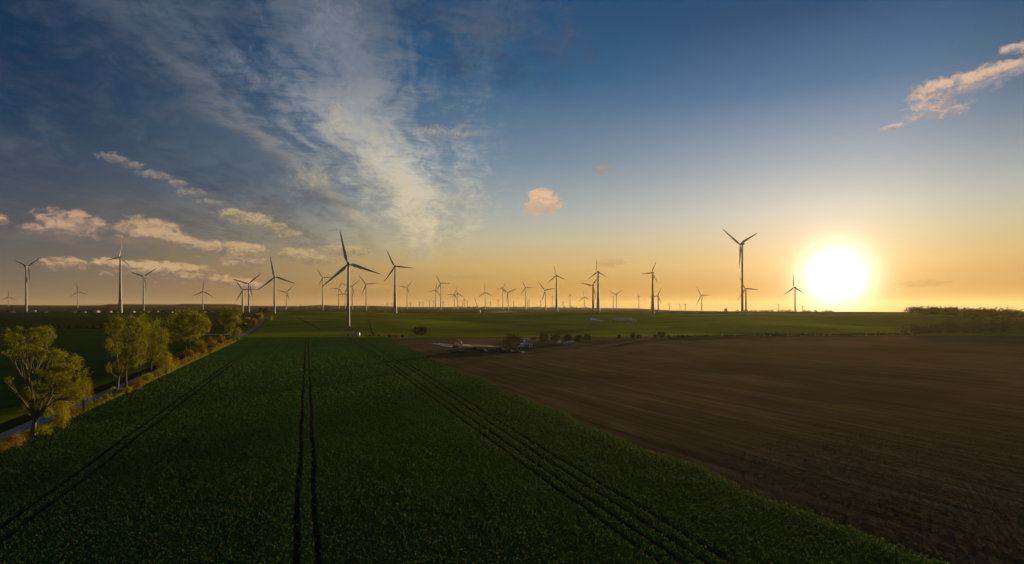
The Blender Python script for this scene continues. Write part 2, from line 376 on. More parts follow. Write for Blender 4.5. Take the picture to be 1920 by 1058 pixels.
L_BROWN = leafmat('brown_twigs', [(0, (.026, .017, .010)), (.5, (.050, .034, .018)), (1, (.085, .058, .03))], .08)
L_CROP = leafmat('crop_leaves', [(0, (.014, .058, .024)), (.4, (.022, .092, .036)), (.75, (.034, .125, .048)), (1, (.065, .17, .07))], .3)
L_GRASS = leafmat('grass_leaves', [(0, (.10, .12, .012)), (.5, (.25, .25, .025)), (1, (.45, .38, .08))], .35)

# ---------------------------------------------------------------- relief
PX = [-900, 0, 60, 190, 205, 330, 345, 440, 460, 560, 600, 640, 700, 760, 900, 1050, 1200, 1260, 1350, 1600, 1740, 1920, 2600]
PY = [572, 571.5, 572.5, 573, 570.2, 571, 569.8, 570.5, 573.5, 574, 572, 573.3, 573.3, 575.8, 576, 576.6, 578.5, 582.5, 584, 585.2, 586, 586, 585]
def sst(x, a, b):
    t = np.clip((x - a) / (b - a), 0, 1); return t * t * (3 - 2 * t)
def zt(X, Y):
    X = np.asarray(X, float); Y = np.asarray(Y, float)
    D = np.hypot(X, Y); Ye = np.maximum(Y, .35 * D + 1e-6)
    px = 960 + F * X / Ye
    z = 15 * (0.30 * sst(Y, 500, 760) + 0.70 * sst(Y, 640, 1010))
    und = sst(Y, 520, 640) * (1 - sst(Y, 950, 1150))
    z = z + 1.5 * und * (1.1 * np.sin(X / 75 + Y / 160) + .7 * np.sin(X / 38 - Y / 90 + 1.3) + .6 * np.sin(Y / 47 + X / 210))
    yh = np.interp(px, PX, PY)
    zf = CH - (yh - HZ) * Ye / F
    d0 = np.log(np.interp(px, [1180, 1320], [1500, 1010])); d1 = np.log(np.interp(px, [1180, 1320], [6500, 3000]))
    t = np.clip((np.log(np.maximum(D, 1)) - d0) / (d1 - d0), 0, 1)
    t = t * t * (3 - 2 * t)
    return z * (1 - t) + zf * t
def pt(px, py, dz=0.0):
    """where the sight line through a pixel meets the ground"""
    s = (py - HZ) / F
    Y = 40.0
    while Y < 9000:
        X = (px - 960) / F * Y
        if CH - s * Y <= float(zt(X, Y)): break
        Y *= 1.004
    return np.array((X, Y, float(zt(X, Y)) + dz))
def at(px, D):
    X = (px - 960) / F * D
    return np.array((X, D, float(zt(X, D))))

# ---------------------------------------------------------------- ground
def terrain():
    az = np.concatenate([np.linspace(-180, -62, 30)[:-1], np.arange(-62, 62.01, .3), np.linspace(62, 180, 30)[1:]])
    rr = np.concatenate([[.5], np.geomspace(20, 500, 30), np.linspace(515, 1200, 70), np.geomspace(1220, 13500, 90)])
    A, Rr = np.meshgrid(np.radians(az), rr)
    X = Rr * np.sin(A); Y = Rr * np.cos(A); Z = zt(X, Y)
    na = len(az); V = np.stack([X, Y, Z], -1).reshape(-1, 3)
    i = np.arange(len(rr) - 1)[:, None] * na + np.arange(na - 1)[None, :]
    i = i.ravel(); Q = np.stack([i, i + na, i + na + 1, i + 1], -1)[:, ::-1]
    o = link('ground', quadmesh('ground', V, Q, smooth=True), M_LAND); tag(o, kind='structure')
terrain()
def st_xy(s, t): return np.array((s * UX + t * UY, s * UY - t * UX))
def sheet(name, left, right, m, dz, n=1, kind='structure', label=None, cat=None):
    """a ground sheet between two polylines, cut crosswise so that it follows the relief"""
    V = []; Q = []
    for a, b in zip(left, right):
        for k in range(n + 1):
            p = np.array(a[:2]) * (1 - k / n) + np.array(b[:2]) * k / n
            V.append((p[0], p[1], float(zt(*p)) + dz))
    for i in range(len(left) - 1):
        for k in range(n):
            j = i * (n + 1) + k; Q.append((j, j + 1, j + n + 2, j + n + 1))
    V = np.array(V)
    a, b, c = V[Q[0][0]], V[Q[0][1]], V[Q[0][2]]
    if np.cross(b - a, c - b)[2] < 0: Q = [q[::-1] for q in Q]
    o = link(name, quadmesh(name, V, Q), m); tag(o, label, cat, kind=kind); return o
YB = 468.0        # far end of the near fields
def s_end(t, Yb=YB): return (Yb + t * UX) / UY
def edge_t(s): # right edge of the crop
    return 54.3 + .9 * math.sin(s / 9.0) + .6 * math.sin(s / 3.7 + 1) + 6.0 * float(sst(s, 120, 480)) + 4.2 * (1 - float(sst(s, 24, 64)))
ss = np.concatenate([np.arange(-60, 240, 1.5), np.arange(240, 560, 8)])
L = []; Rt = []
for s in ss:
    tr = edge_t(s); l = st_xy(min(s, s_end(-48)), -48.0); r = st_xy(min(s, s_end(tr)), tr); L.append(l); Rt.append(r)
sheet('crop_field', L, Rt, M_CROP, .012)
L = []; Rt = []
for s in ss:
    tr = edge_t(s); l = st_xy(min(s, s_end(tr)), tr - .3); L.append(l)
    f = (min(s, s_end(tr)) + 60) / (s_end(tr) + 60)
    Rt.append((420 + 900 * 0 + 330 * f, -40 + (520 + 40) * f))
sheet('ploughed_field', L, Rt, M_SOIL, .004)
def strip_t(name, pts, w, m, dz, **k):
    """strip along (s, t) points"""
    return sheet(name, [st_xy(s, t - w / 2) for s, t in pts], [st_xy(s, t + w / 2) for s, t in pts], m, dz, **k)
def poly_st(pts, step=10.0):
    pts = np.array(pts, float); s = np.arange(pts[0, 0], pts[-1, 0] + .01, step)
    return [(a, float(np.interp(a, pts[:, 0], pts[:, 1]))) for a in s]
strip_t('grass_verge', poly_st([(-60, -49.6), (490, -50.2), (900, -51)]), 3.2, M_VERGE, .016)
strip_t('road', poly_st([(-60, -52.8), (150, -53), (480, -54.0), (900, -55)]), 4.2, M_ROAD, .020)
strip_t('ditch', poly_st([(-60, -57.4), (480, -58.0), (520, -58)]), 4.5, M_SHOULDER, .010)
TR = [(-1.05, -1.0), (.95, .8), (-31.0, -32.6), (-29.0, -30.8)]
tracks = [[(-40, t0), (500, t1)] for t0, t1 in TR]
tracks += [[(-40, 31.0), (100, 31.3), (250, 32.1), (500, 30.0)], [(-40, 33.0), (100, 33.3), (250, 34.2), (500, 32.0)],
           [(-40, 34.6), (100, 35.8), (250, 38.8), (500, 38.0)], [(-40, 36.8), (100, 38.0), (250, 41.0), (500, 40.0)]]
for tk in tracks:
    pts = [(s, t + .10 * math.sin(s / 7) + .05 * math.sin(s / 2.3)) for s, t in poly_st(tk, 4.0) if s < s_end(t) - 4]
    strip_t('wheel_track', pts, .56 if tk[0][1] > -20 else .45, M_TRACK, .022)
def path(pp, w, name='path', m=M_PATH, dz=.05, jit=0.0):
    P = [pt(*p)[:2] for p in pp]
    Q = [P[0]]
    for a, b in zip(P[:-1], P[1:]):
        k = max(2, int(np.linalg.norm(b - a) / (1.5 if jit else 12)))
        Q += [a + (b - a) * i / k for i in range(1, k + 1)]
    L = []; Rr = []
    for i, p in enumerate(Q):
        d = Q[min(i + 1, len(Q) - 1)] - Q[max(i - 1, 0)]; d = d / (np.linalg.norm(d) + 1e-9); n = np.array((-d[1], d[0])) * w / 2 * (1 + jit * float(rng.uniform(-1, 1)))
        L.append(p + n); Rr.append(p - n)
    return sheet(name, L, Rr, m, dz)
path([(440, 631.5), (560, 632), (650, 632.5)], 3.0)
path([(735, 634), (900, 634.5), (945, 636)], 2.2)
path([(-60, 616.5), (60, 617.6), (190, 618.2), (300, 618)], 3.5)
path([(365, 626.6), (400, 627.6), (432, 628.0)], 6.0, m=M_ROAD)
path([(603, 619.5), (655, 619.2), (676, 622), (668, 628), (655, 631.5)], 6.0, dz=.06)
path([(1355, 626), (1425, 624.5), (1500, 626)], 9)
path([(920, 585.8), (962, 584.8)], 45, m=M_FILM, dz=.3, name='hardstand')
for (a, b) in (((600, 618), (560, 596)), ((700, 628), (690, 600)), ((905, 604), (1130, 611)), ((745, 614), (640, 592)), ((990, 596), (1110, 606))):
    path([a, ((a[0] + b[0]) / 2, (a[1] + b[1]) / 2 + .6), b], 1.3, name='wheel_track', m=M_SHOULDER, dz=.05)

# ---------------------------------------------------------------- foliage makers
def quads_at(P, size, up=0.0, asp=.6):
    n = len(P); a = rng.uniform(0, 2 * math.pi, n)
    nz = rng.uniform(-1, 1, n) * (1 - up) + up * 1.0
    nrm = np.stack([rng.normal(size=n) * (1 - up * .7), rng.normal(size=n) * (1 - up * .7), nz], -1)
    nrm /= np.linalg.norm(nrm, axis=1, keepdims=True) + 1e-9
    ref = np.stack([np.cos(a), np.sin(a), rng.uniform(-.5, .5, n)], -1)
    u = np.cross(nrm, ref); u /= np.linalg.norm(u, axis=1, keepdims=True) + 1e-9
    v = np.cross(nrm, u); s = (size * rng.uniform(.6, 1.3, n))[:, None] / 2
    V = np.stack([P - u * s, P - v * s * asp, P + u * s, P + v * s * asp], 1).reshape(-1, 3)
    Q = np.arange(4 * n).reshape(n, 4); return V, Q
def blobcloud(blobs, n, clumps=26, spread=.20, shell=.55):
    """points in clumps inside ellipsoids (cx,cy,cz,rx,ry,rz)"""
    vol = np.array([b[3] * b[4] * b[5] for b in blobs]) ** .8; vol /= vol.sum(); P = []; T = []
    for b, w in zip(blobs, vol):
        k = max(6, int(n * w)); c = np.array(b[:3]); r = np.array(b[3:6])
        d = rng.normal(size=(clumps, 3)); d /= np.linalg.norm(d, axis=1, keepdims=True)
        rad = rng.uniform(shell, 1, clumps)[:, None]
        cc = d * rad; idx = rng.integers(0, clumps, k); ct = rng.uniform(-.25, .25, clumps)
        q = cc[idx] + rng.normal(size=(k, 3)) * spread * rng.uniform(.5, 1.3, clumps)[idx][:, None]
        P.append(c + q * r); T.append(.5 + ct[idx] + rng.normal(size=k) * .16)
    return np.concatenate(P), np.clip(np.concatenate(T), 0, 1)
def limbs(blobs, base, fork, r0, nt=7, seed=0):
    rs = np.random.default_rng(seed); mb = MB(); base = np.array(base, float); fork = np.array(fork, float)
    mb.tube([base - (0, 0, .3), base + (fork - base) * .15, base + (fork - base) * .6, fork], [r0 * 1.5, r0 * 1.05, r0 * .85, r0 * .7], 9)
    for b in blobs:
        c = np.array(b[:3]); r = np.array(b[3:6]); st = base + (fork - base) * rs.uniform(.55, .98)
        m1 = st * .55 + c * .45 + rs.normal(size=3) * .05 * np.linalg.norm(c - st); m1[2] += .06 * np.linalg.norm(c - st)
        k = r0 * .5
        m2 = st * .2 + c * .8 + rs.normal(size=3) * .04 * np.linalg.norm(c - st)
        mb.tube([st, m1, m2, c + (0, 0, r[2] * .5)], [k, k * .65, k * .42, k * .12], 6)
        for _ in range(nt):
            d = rs.normal(size=3); d /= np.linalg.norm(d); e = c + d * r * rs.uniform(.6, 1.0)
            f = rs.uniform(.15, 1); o = m1 * (1 - f) + m2 * f if f < .8 else c
            mid = (o + e) / 2 + rs.normal(size=3) * .05 * np.linalg.norm(e - o)
            mb.tube([o, mid, e], [k * .32, k * .2, k * .05], 5)
    return mb
def tree(name, base_px, blobs_px, leafm, n, size, label, cat='tree', group=None, r0=.35, fork=.28, depth=.8, barkm=None, clumps=26, stems=None, nt=7, D=None, spread=.2, slim=1.0):
    b = pt(*base_px) if D is None else at(base_px[0], D); D = b[1]; k = D / F
    root = empty(name, tuple(b)); tag(root, label, cat, group)
    blobs_px = [(x, y, rx * slim, ry * slim) for x, y, rx, ry in blobs_px]
    bl = [((x - base_px[0]) * k, rng.uniform(-.35, .35) * rx * k, CH + (HZ - y) * k - b[2], rx * k, rx * k * depth, ry * k) for x, y, rx, ry in blobs_px]
    top = max(q[2] for q in bl); cx = np.mean([q[0] for q in bl])
    mb = MB()
    for i, (sx, sh) in enumerate(stems or [(0, fork)]):
        m2 = limbs(bl[i::len(stems)] if stems else bl, (sx * k, .3 * i, 0), (sx * k + (cx - sx * k) * .25, .3 * i, top * sh), r0 * (1 if i == 0 else .75), nt=nt, seed=int(base_px[0]) + i)
        o = len(mb.V); mb.V += m2.V; mb.F += [[o + j for j in f] for f in m2.F]
    mb.build('trunk', barkm or M_BARK, root, smooth=True)
    P, T = blobcloud(bl, n, clumps=clumps, spread=spread)
    keep = P[:, 2] > .3; P = P[keep]; T = T[keep]
    V, Q = quads_at(P, size)
    link('crown', quadmesh('crown', V, Q, T), leafm, root)
    return root
def bush(name, px, py, wpx, hpx, leafm, label, cat='bush', group=None, n=900, size=None):
    b = pt(px, py); k = b[1] / F; w = wpx * k / 2; h = hpx * k
    root = empty(name, tuple(b)); tag(root, label, cat, group)
    bl = [(rng.uniform(-.4, .4) * w, rng.uniform(-.4, .4) * w, h * rng.uniform(.35, .72), w * rng.uniform(.45, .7), w * .6, h * rng.uniform(.28, .4)) for _ in range(5)]
    bl.append((0, 0, h * .45, w * .8, w * .8, h * .45))
    mb = MB()
    for q in bl: mb.tube([(rng.uniform(-.1, .1), 0, -.1), (q[0] * .5, q[1] * .5, q[2] * .6), (q[0], q[1], q[2])], [h * .02, h * .014, h * .004], 5)
    mb.build('stem', M_BARK, root)
    P, T = blobcloud(bl, n, clumps=16, spread=.28, shell=.4); P[:, 2] = np.abs(P[:, 2])
    V, Q = quads_at(P, size or max(.14, 1.6 * k)); link('foliage', quadmesh('foliage', V, Q, T), leafm, root)
    return root
def foliage_mass(name, line, hpx0, hpx1, depthm, leafm, n, size, label, cat):
    """a wood or hedge that reads as one mass, along a line of ground pixels"""
    P = []; T = []
    pts = [pt(*p) for p in line]; m = len(pts) - 1
    nb = max(8, int(n / 140))
    for i in range(nb):
        f = (i + rng.uniform(0, 1)) / nb * m; j = min(int(f), m - 1); f -= j
        c = pts[j] * (1 - f) + pts[j + 1] * f; u = (j + f) / m
        h = (hpx0 + (hpx1 - hpx0) * u) * c[1] / F * rng.uniform(.72, 1.06)
        dy = rng.uniform(0, depthm); c = c + (rng.uniform(-2, 2), dy, 0); c[2] = float(zt(c[0], c[1]))
        w = h * rng.uniform(.35, .6)
        q, t = blobcloud([(c[0], c[1], c[2] + h * .58, w, w, h * .42), (c[0], c[1], c[2] + h * .25, w * .8, w * .8, h * .28)], int(n / nb), clumps=14, spread=.25, shell=.35)
        q[:, 2] = np.maximum(q[:, 2], c[2]); P.append(q); T.append(t)
    P = np.concatenate(P); T = np.concatenate(T); V, Q = quads_at(P, size)
    o = link(name, quadmesh(name, V, Q, T), leafm); tag(o, label, cat, kind='stuff'); return o

# ---------------------------------------------------------------- trees along the road
GR = 'trees along the country road'
tree('roadside_tree', (60, 820), [(40, 632, 36, 26), (78, 628, 30, 24), (20, 655, 20, 18), (62, 660, 40, 20), (98, 668, 20, 18), (124, 678, 36, 26), (138, 700, 24, 18), (100, 700, 34, 22), (74, 735, 28, 24), (104, 722, 32, 20), (60, 760, 20, 24), (84, 768, 22, 18), (14, 712, 9, 7), (134, 728, 26, 18), (150, 742, 18, 16)],
     L_OLIVE, 29000, .19, 'large olive green tree with several pale stems leaning apart', group=GR, r0=.42, fork=.20, clumps=34, barkm=M_PBARK, spread=.13, nt=9, slim=.86)
tree('roadside_tree', (219, 733), [(214, 612, 22, 22), (238, 606, 24, 20), (212, 650, 18, 22), (240, 645, 22, 28), (258, 622, 20, 22), (232, 680, 18, 20), (252, 670, 18, 24), (262, 650, 16, 22), (205, 690, 7, 14)],
     L_OLIVE, 24000, .22, 'tall olive tree with forked dark base and pale upper stems', group=GR, r0=.42, fork=.22, stems=[(0, .25), (16, .3)], clumps=34, barkm=M_PBARK, spread=.14, slim=.9)
tree('roadside_tree', (282, 702), [(270, 608, 18, 20), (286, 616, 18, 20), (296, 640, 18, 20), (284, 660, 18, 20), (304, 655, 13, 18), (278, 632, 18, 22), (306, 625, 10, 12)],
     L_OLIVE, 15000, .26, 'round olive tree crowded behind the forked tree, third from the near end of the road', group=GR, r0=.38, fork=.3, clumps=30, spread=.2)
tree('roadside_tree', (347, 662), [(334, 600, 20, 17), (352, 594, 22, 14), (372, 600, 18, 15), (340, 620, 22, 16), (366, 618, 20, 16), (350, 628, 22, 12), (386, 612, 9, 14)],
     L_OLIVE, 12000, .55, 'broad dense brownish olive tree with two thin trunks beside the small yellow bush', group=GR, r0=.42, fork=.35, stems=[(0, .3), (9, .3)], clumps=30)
tree('roadside_tree', (431, 634), [(424, 585, 13, 10), (438, 584, 13, 10), (430, 600, 18, 12), (440, 606, 14, 10), (430, 618, 8, 10)],
     L_OLIVE, 6000, .8, 'farthest roadside tree, brown olive and narrow, where the road meets the cross track', group=GR, r0=.45, fork=.35, clumps=26)
BG = 'bushes on the road verge'
for a in [('yellow_bush', 118, 806, 46, 74, L_YELLOW, 'tall feathery golden bush on the verge right beside the near leaning tree', 5200),
          ('yellow_bush', 158, 774, 40, 74, L_YELLOW, 'pale gold feathery bush standing right of the tall golden bush by the road', 4200),
          ('rust_bush', 30, 842, 44, 30, L_RUST, 'low orange red bush in the near left corner between road and crop', 2600),
          ('rust_bush', 2, 850, 28, 22, L_RUST, 'rust brown shrub cut by the left edge of the picture', 1500),
          ('rust_bush', 137, 786, 20, 30, L_RUST, 'dark rust shrub between the two golden bushes', 1200),
          ('grassy_shrub', 82, 818, 30, 22, L_OLIVE, 'low olive shrub at the foot of the nearest roadside tree', 1300),
          ('rust_bush', 258, 732, 26, 24, L_RUST, 'orange shrub right of the forked trunk on the verge', 1400),
          ('grassy_shrub', 238, 738, 16, 12, L_YELLOW, 'small bright olive shrub at the foot of the forked trunk', 700),
          ('grassy_shrub', 276, 718, 22, 18, L_OLIVE, 'olive shrub below the third roadside tree', 900),
          ('rust_bush', 312, 702, 34, 40, L_YELLOW, 'wide amber bush right of the third roadside tree', 2600),
          ('rust_bush', 326, 690, 22, 20, L_RUST, 'reddish shrub hiding the road beyond the amber bush', 900),
          ('yellow_bush', 375, 664, 26, 29, L_YELLOW, 'small upright bright yellow bush below the broad brownish tree', 2600),
          ('rust_bush', 356, 670, 20, 16, L_RUST, 'brown shrub under the broad brownish tree', 700),
          ('rust_bush', 398, 652, 22, 18, L_RUST, 'rust shrub on the verge right of the small yellow bush', 900),
          ('rust_bush', 415, 644, 18, 16, L_RUST, 'dim reddish shrub left of the farthest roadside tree', 800),
          ('grassy_shrub', 446, 629, 18, 16, L_OLIVE, 'olive shrub right of the farthest roadside tree', 700),
          ('yellow_bush', 465, 612, 15, 17, L_YELLOW, 'yellow round bush touching the orange bush beyond the cross track', 900),
          ('orange_bush', 477, 611, 13, 15, L_RUST, 'bright orange round bush beyond the cross track', 900),
          ('yellow_bush', 489, 599, 12, 12, L_YELLOW, 'small yellow green bush right of and above the orange bush', 700),
          ('dark_bush', 496, 592, 26, 16, L_BROWN, 'dark brown leafless thicket beyond the orange bush on the skyline', 1200),
          ('yellow_bush', 505, 600, 18, 8, L_OLIVE, 'low olive bush at the right end of the verge thicket', 500)]:
    bush(a[0], a[1], a[2], a[3], a[4], a[5], a[6], group=BG, n=a[7])

def verge_mass(name, s0, s1, h0, h1, m, n, label):
    P = []; T = []
    for i in range(int((s1 - s0) / 3.2)):
        s = s0 + 3.2 * i + rng.uniform(-1, 1); h = rng.uniform(h0, h1) * rng.choice([.4, .8, 1.0]); t = -49.6 + rng.uniform(-.8, .7)
        c = (s * UX + t * UY, s * UY - t * UX)
        q, tt = blobcloud([(c[0], c[1], h * .5, h * .55, h * .55, h * .5)], n, clumps=10, spread=.3, shell=.3); q[:, 2] = np.abs(q[:, 2]); P.append(q); T.append(tt)
    P = np.concatenate(P); T = np.concatenate(T); V, Q = quads_at(P, .22 + np.hypot(P[:, 0], P[:, 1]) / 900)
    tag(link(name, quadmesh(name, V, Q, T), m), label, 'undergrowth', kind='stuff')
verge_mass('undergrowth', 205, 470, 1.4, 3.0, L_RUST, 150, 'rusty low undergrowth between the bushes along the road verge')
verge_mass('undergrowth', 170, 480, 1.0, 2.6, L_OLIVE, 150, 'olive low undergrowth between the bushes along the road verge')
# grass on the verge
n = 26000
s = 60 + 420 * rng.uniform(0, 1, n) ** 1.8; t = -51.0 + 3.2 * rng.uniform(0, 1, n)
P = np.stack([s * UX + t * UY, s * UY - t * UX, rng.uniform(.05, .45, n)], -1)
V, Q = quads_at(P, .32 + s / 900, up=0, asp=.35)
tag(link('verge_grass', quadmesh('verge_grass', V, Q, np.clip(rng.normal(.5, .22, n), 0, 1)), L_GRASS), 'rough dry yellow green grass along the road verge', 'grass', kind='stuff')

# leaves of the crop, dense near the camera, thinner with distance
def crop_leaves():
    n0 = 1400000
    Y = 36 + 295 * rng.uniform(0, 1, n0); X = rng.uniform(-1, 1, n0) * (Y * .98 + 6)
    t = X * UY - Y * UX; s = X * UX + Y * UY
    dens = np.where(Y < 80, 1.0, (80 / Y) ** 1.5) * (1 - sst(Y, 120, 330)) 
    te = 54.3 + .9 * np.sin(s / 9.0) + .6 * np.sin(s / 3.7 + 1) + 6.0 * sst(s, 120, 480) + 4.2 * (1 - sst(s, 24, 64))
    keep = (rng.uniform(0, 1, n0) < dens) & (t > -47.8) & (t < te + .45 * rng.normal(size=n0))
    for tk in tracks:
        a = np.array(tk); tc = np.interp(s, a[:, 0], a[:, 1]) + .10 * np.sin(s / 7) + .05 * np.sin(s / 2.3); keep &= (np.abs(t - tc) > .40 + .08 * np.sin(s * 1.3)) | (rng.uniform(0, 1, n0) < .08)
    X, Y = X[keep], Y[keep]; n = len(X)
    # clumps of vigour
    vg = .5 + .25 * np.sin(X / 3.1 + 2 * np.sin(Y / 7.0)) * np.sin(Y / 4.3 + 1.5 * np.sin(X / 5.0))
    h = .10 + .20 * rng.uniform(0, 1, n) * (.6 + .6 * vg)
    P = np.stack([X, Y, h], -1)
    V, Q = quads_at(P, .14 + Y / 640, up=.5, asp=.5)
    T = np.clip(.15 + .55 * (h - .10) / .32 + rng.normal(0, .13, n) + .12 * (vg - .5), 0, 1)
    tag(link('crop_leaves', quadmesh('crop_leaves', V, Q, T), L_CROP), 'dark green leafy young crop covering the near field', 'crop', kind='stuff')
crop_leaves()
# clods on the ploughed soil
def clods():
    n0 = 260000
    Y = 44 + 120 * rng.uniform(0, 1, n0) ** 1.4; X = rng.uniform(-.1, 1.02, n0) * Y * 1.0
    t = X * UY - Y * UX; s = X * UX + Y * UY
    te = 54.3 + .9 * np.sin(s / 9.0) + .6 * np.sin(s / 3.7 + 1) + 6.0 * sst(s, 120, 480) + 4.2 * (1 - sst(s, 24, 64))
    tt = t + .09 * s; keep = (t > te + .1) & (rng.uniform(0, 1, n0) < (.2 + .5 * (np.sin(tt * 2.1 + np.sin(s / 9)) > .3)) * (1 - sst(Y, 70, 150)))
    X, Y = X[keep], Y[keep]; n = len(X); sz = (.03 + .12 * rng.uniform(0, 1, n) ** 3)
    c = np.stack([X, Y, np.full(n, .0)], -1)
    o = np.array([(-1, -1, -.2), (1, -.8, -.2), (.9, 1, -.2), (-1, .8, -.2), (0, .1, .9)])
    V = c[:, None, :] + o[None] * sz[:, None, None] * rng.uniform(.6, 1.3, (n, 5, 1))
    b = (np.arange(n) * 5)[:, None]
    T3 = np.concatenate([b + np.array([f]) for f in ((0, 1, 4), (1, 2, 4), (2, 3, 4), (3, 0, 4))])
    tag(link('soil_clods', quadmesh('soil_clods', V.reshape(-1, 3), T3), M_SOIL), 'loose brown clods lying on the ploughed field', 'soil', kind='stuff')
clods()

# ---------------------------------------------------------------- wind turbines
def blade_mesh():
    st = [(0.0, .014, .014, 0), (.04, .014, .014, 5), (.10, .030, .013, 14), (.20, .044, .010, 12), (.35, .036, .008, 8), (.55, .027, .006, 5), (.75, .019, .004, 3), (.92, .012, .003, 1), (1.0, .003, .001, 0)]
    V = []; Fc = []; n = 10
    for r, ch, th, tw in st:
        for k in range(n):
            a = 2 * math.pi * k / n; x = math.cos(a) * ch; y = math.sin(a) * th * (1.2 if math.cos(a) < 0 else .7)
            x -= ch * .35 if r > .06 else 0
            c, s_ = math.cos(R(tw)), math.sin(R(tw)); V.append((x * c - y * s_, x * s_ + y * c, r))
    for i in range(len(st) - 1):
        for k in range(n): Fc.append([i * n + k, i * n + (k + 1) % n, (i + 1) * n + (k + 1) % n, (i + 1) * n + k])
    Fc.append(list(range(n))[::-1]); Fc.append([(len(st) - 1) * n + k for k in range(n)])
    return mesh('blade', V, Fc, True)
BL = blade_mesh()
def tower_mesh(wide):
    mb = MB(); w = 1.0
    prof = [(0, 2.1), (.25, 1.85), (.5, 1.6), (.75, 1.4), (1, 1.25)] if not wide else [(0, 3.7), (.12, 3.2), (.3, 2.55), (.5, 2.0), (.75, 1.6), (1, 1.3)]
    mb.tube([(0, 0, h) for h, r in prof], [r for h, r in prof], 16)
    return mesh('tower', mb.V, mb.F, True)
TW = {False: tower_mesh(False), True: tower_mesh(True)}
def egg(L, r, n=12, name='nacelle'):
    mb = MB(); xs = np.linspace(0, 1, 7)
    mb.tube([(0, L * x, 0) for x in xs], [r * f for f in (.55, .9, 1, .98, .9, .72, .3)], n); return mesh(name, mb.V, mb.F, True)
NAC = egg(9.0, 2.0)
def hub_mesh():
    mb = MB(); mb.tube([(0, y, 0) for y in (0, .8, 1.8, 2.8, 3.4)], [1.5, 1.7, 1.6, 1.0, .2], 12); return mesh('hub', mb.V, mb.F, True)
HUB = hub_mesh()
def door_mesh():
    mb = MB(); mb.box(-.5, .5, -.08, .08, 0, 2.2, .03); return mesh('door', mb.V, mb.F)
DOOR = door_mesh()
WIND_AZ = -20.0
def turbine(hx, hy, rpx, ph, label, D=None, wide=False, yaw=None, band=False, far=False, Hmax=112, group='wind turbines of the wind farm'):
    if D is None:
        D = F * 38.0 / rpx
        D = min(D, (Hmax - 9) * F / (HZ - hy)) if not far else D
    X = (hx - 960) / F * D; z0 = float(zt(X, D)); zh = CH + (HZ - hy) / F * D; H = zh - z0
    Rm = rpx * D / F
    root = empty('wind_turbine', (X, D, z0)); tag(root, label, 'wind turbine', group)
    tw = link('tower', TW[wide], M_TOWER, root); tk = 1.0 if H > 70 else .85
    tk *= max(1.0, D / 2600)          # far machines are bigger types
    tw.scale = (tk, tk, H - 1.6); tw.location = (0, 0, 0)
    ya = R(WIND_AZ if yaw is None else yaw)
    rot = (0, 0, -ya)                                     # local +Y points away from the camera, upwind
    def place(o, lx, ly, lz, r=None, sc=1.0):
        c, s_ = math.cos(-ya), math.sin(-ya)
        o.location = (lx * c - ly * s_, lx * s_ + ly * c, lz); o.rotation_euler = r or rot; o.scale = (sc,) * 3 if not isinstance(sc, tuple) else sc
    k = min(1.0, Rm / 36) * tk
    na = link('nacelle', NAC, M_NAC, root); place(na, 0, -4.6 * k, H, sc=k)
    hb = link('hub', HUB, M_NAC, root); place(hb, 0, 3.9 * k, H, sc=k)
    from mathutils import Matrix, Euler
    for j in range(3):
        b = link('blade', BL, M_BLADE, root)
        a = R(ph + 120 * j)
        M = Matrix.Rotation(-ya, 4, 'Z') @ Matrix.Rotation(a, 4, 'Y') @ Matrix.Scale(-1, 4, Vector((1, 0, 0))) if False else Matrix.Rotation(-ya, 4, 'Z') @ Matrix.Rotation(a, 4, 'Y')
        place(b, 0, 5.0 * k, H, tuple(M.to_euler()), sc=(Rm * 1.15, Rm, Rm))
    if D < 1300:
        d = link('door', DOOR, M_DARK, root); rb = (3.7 if wide else 2.1) * tk
        d.location = (.0, -rb - .02, 1.0)
    if band:
        mb = MB(); rr = 1.9 if not wide else 2.85; mb.tube([(0, 0, 0), (0, 0, 2.2)], [rr * 1.01, rr * .995], 16, cap=False)
        bo = mb.build('warning_band', M_RED, root); bo.location = (0, 0, H * (.30 if not wide else .2))
    return root
T = turbine
T(15.6, 557, 14, 2, 'small pale turbine nearest the left edge of the picture')
T(49, 500, 31, 174, 'tall turbine near the left edge with two raised blades forming a V', D=1180, wide=False, yaw=5)
T(145.5, 547, 17, -8, 'small pale turbine standing over the white village houses')
T(225.5, 482, 26, 10, 'tall dark turbine with broad tower foot and red ring above the second roadside tree', D=1060, wide=True, band=True, yaw=-62)
T(269, 518.6, 27, 172, 'slender turbine with two raised blades just right of the broad footed turbine', yaw=-15)
T(380.6, 546.4, 22, 4, 'short turbine with one blade straight up above the broad brownish roadside tree')
T(454.6, 543.5, 24.5, -32, 'left one of two overlapping turbines beside the farthest roadside tree', D=1060)
T(466.5, 532, 31, 47, 'right taller one of two overlapping turbines beside the farthest roadside tree', D=1080)
T(514.5, 519, 39, -11, 'turbine standing where the verge thicket meets the meadow', D=985)
T(537.4, 548, 17.5, 42, 'small turbine just right of the thicket end turbine')
T(605, 520.5, 18.8, -33, 'thin turbine left of the biggest turbine with blades like a Y', D=1900)
T(635.3, 541, 16.5, 28, 'small turbine close left of the biggest tower')
T(647.4, 550.5, 17, 18, 'low small turbine partly behind the biggest tower, left of it', D=2600)
T(653, 494.5, 64, -13, 'biggest and nearest turbine standing in the green meadow', D=625)
T(660.5, 537.5, 19.5, 46, 'small turbine partly behind the biggest tower, right of it')
T(686.5, 533.4, 21, -37, 'mid sized turbine right of the biggest turbine', D=1800)
T(740.7, 499.5, 35.5, -26, 'second nearest turbine, dark, standing alone on the meadow crest', D=1060, wide=True)
T(763.4, 539, 15.8, 40, 'small turbine right of the lone meadow crest turbine')
T(816.8, 544, 16.3, 16, 'shorter left one of a close pair above the round field tree')
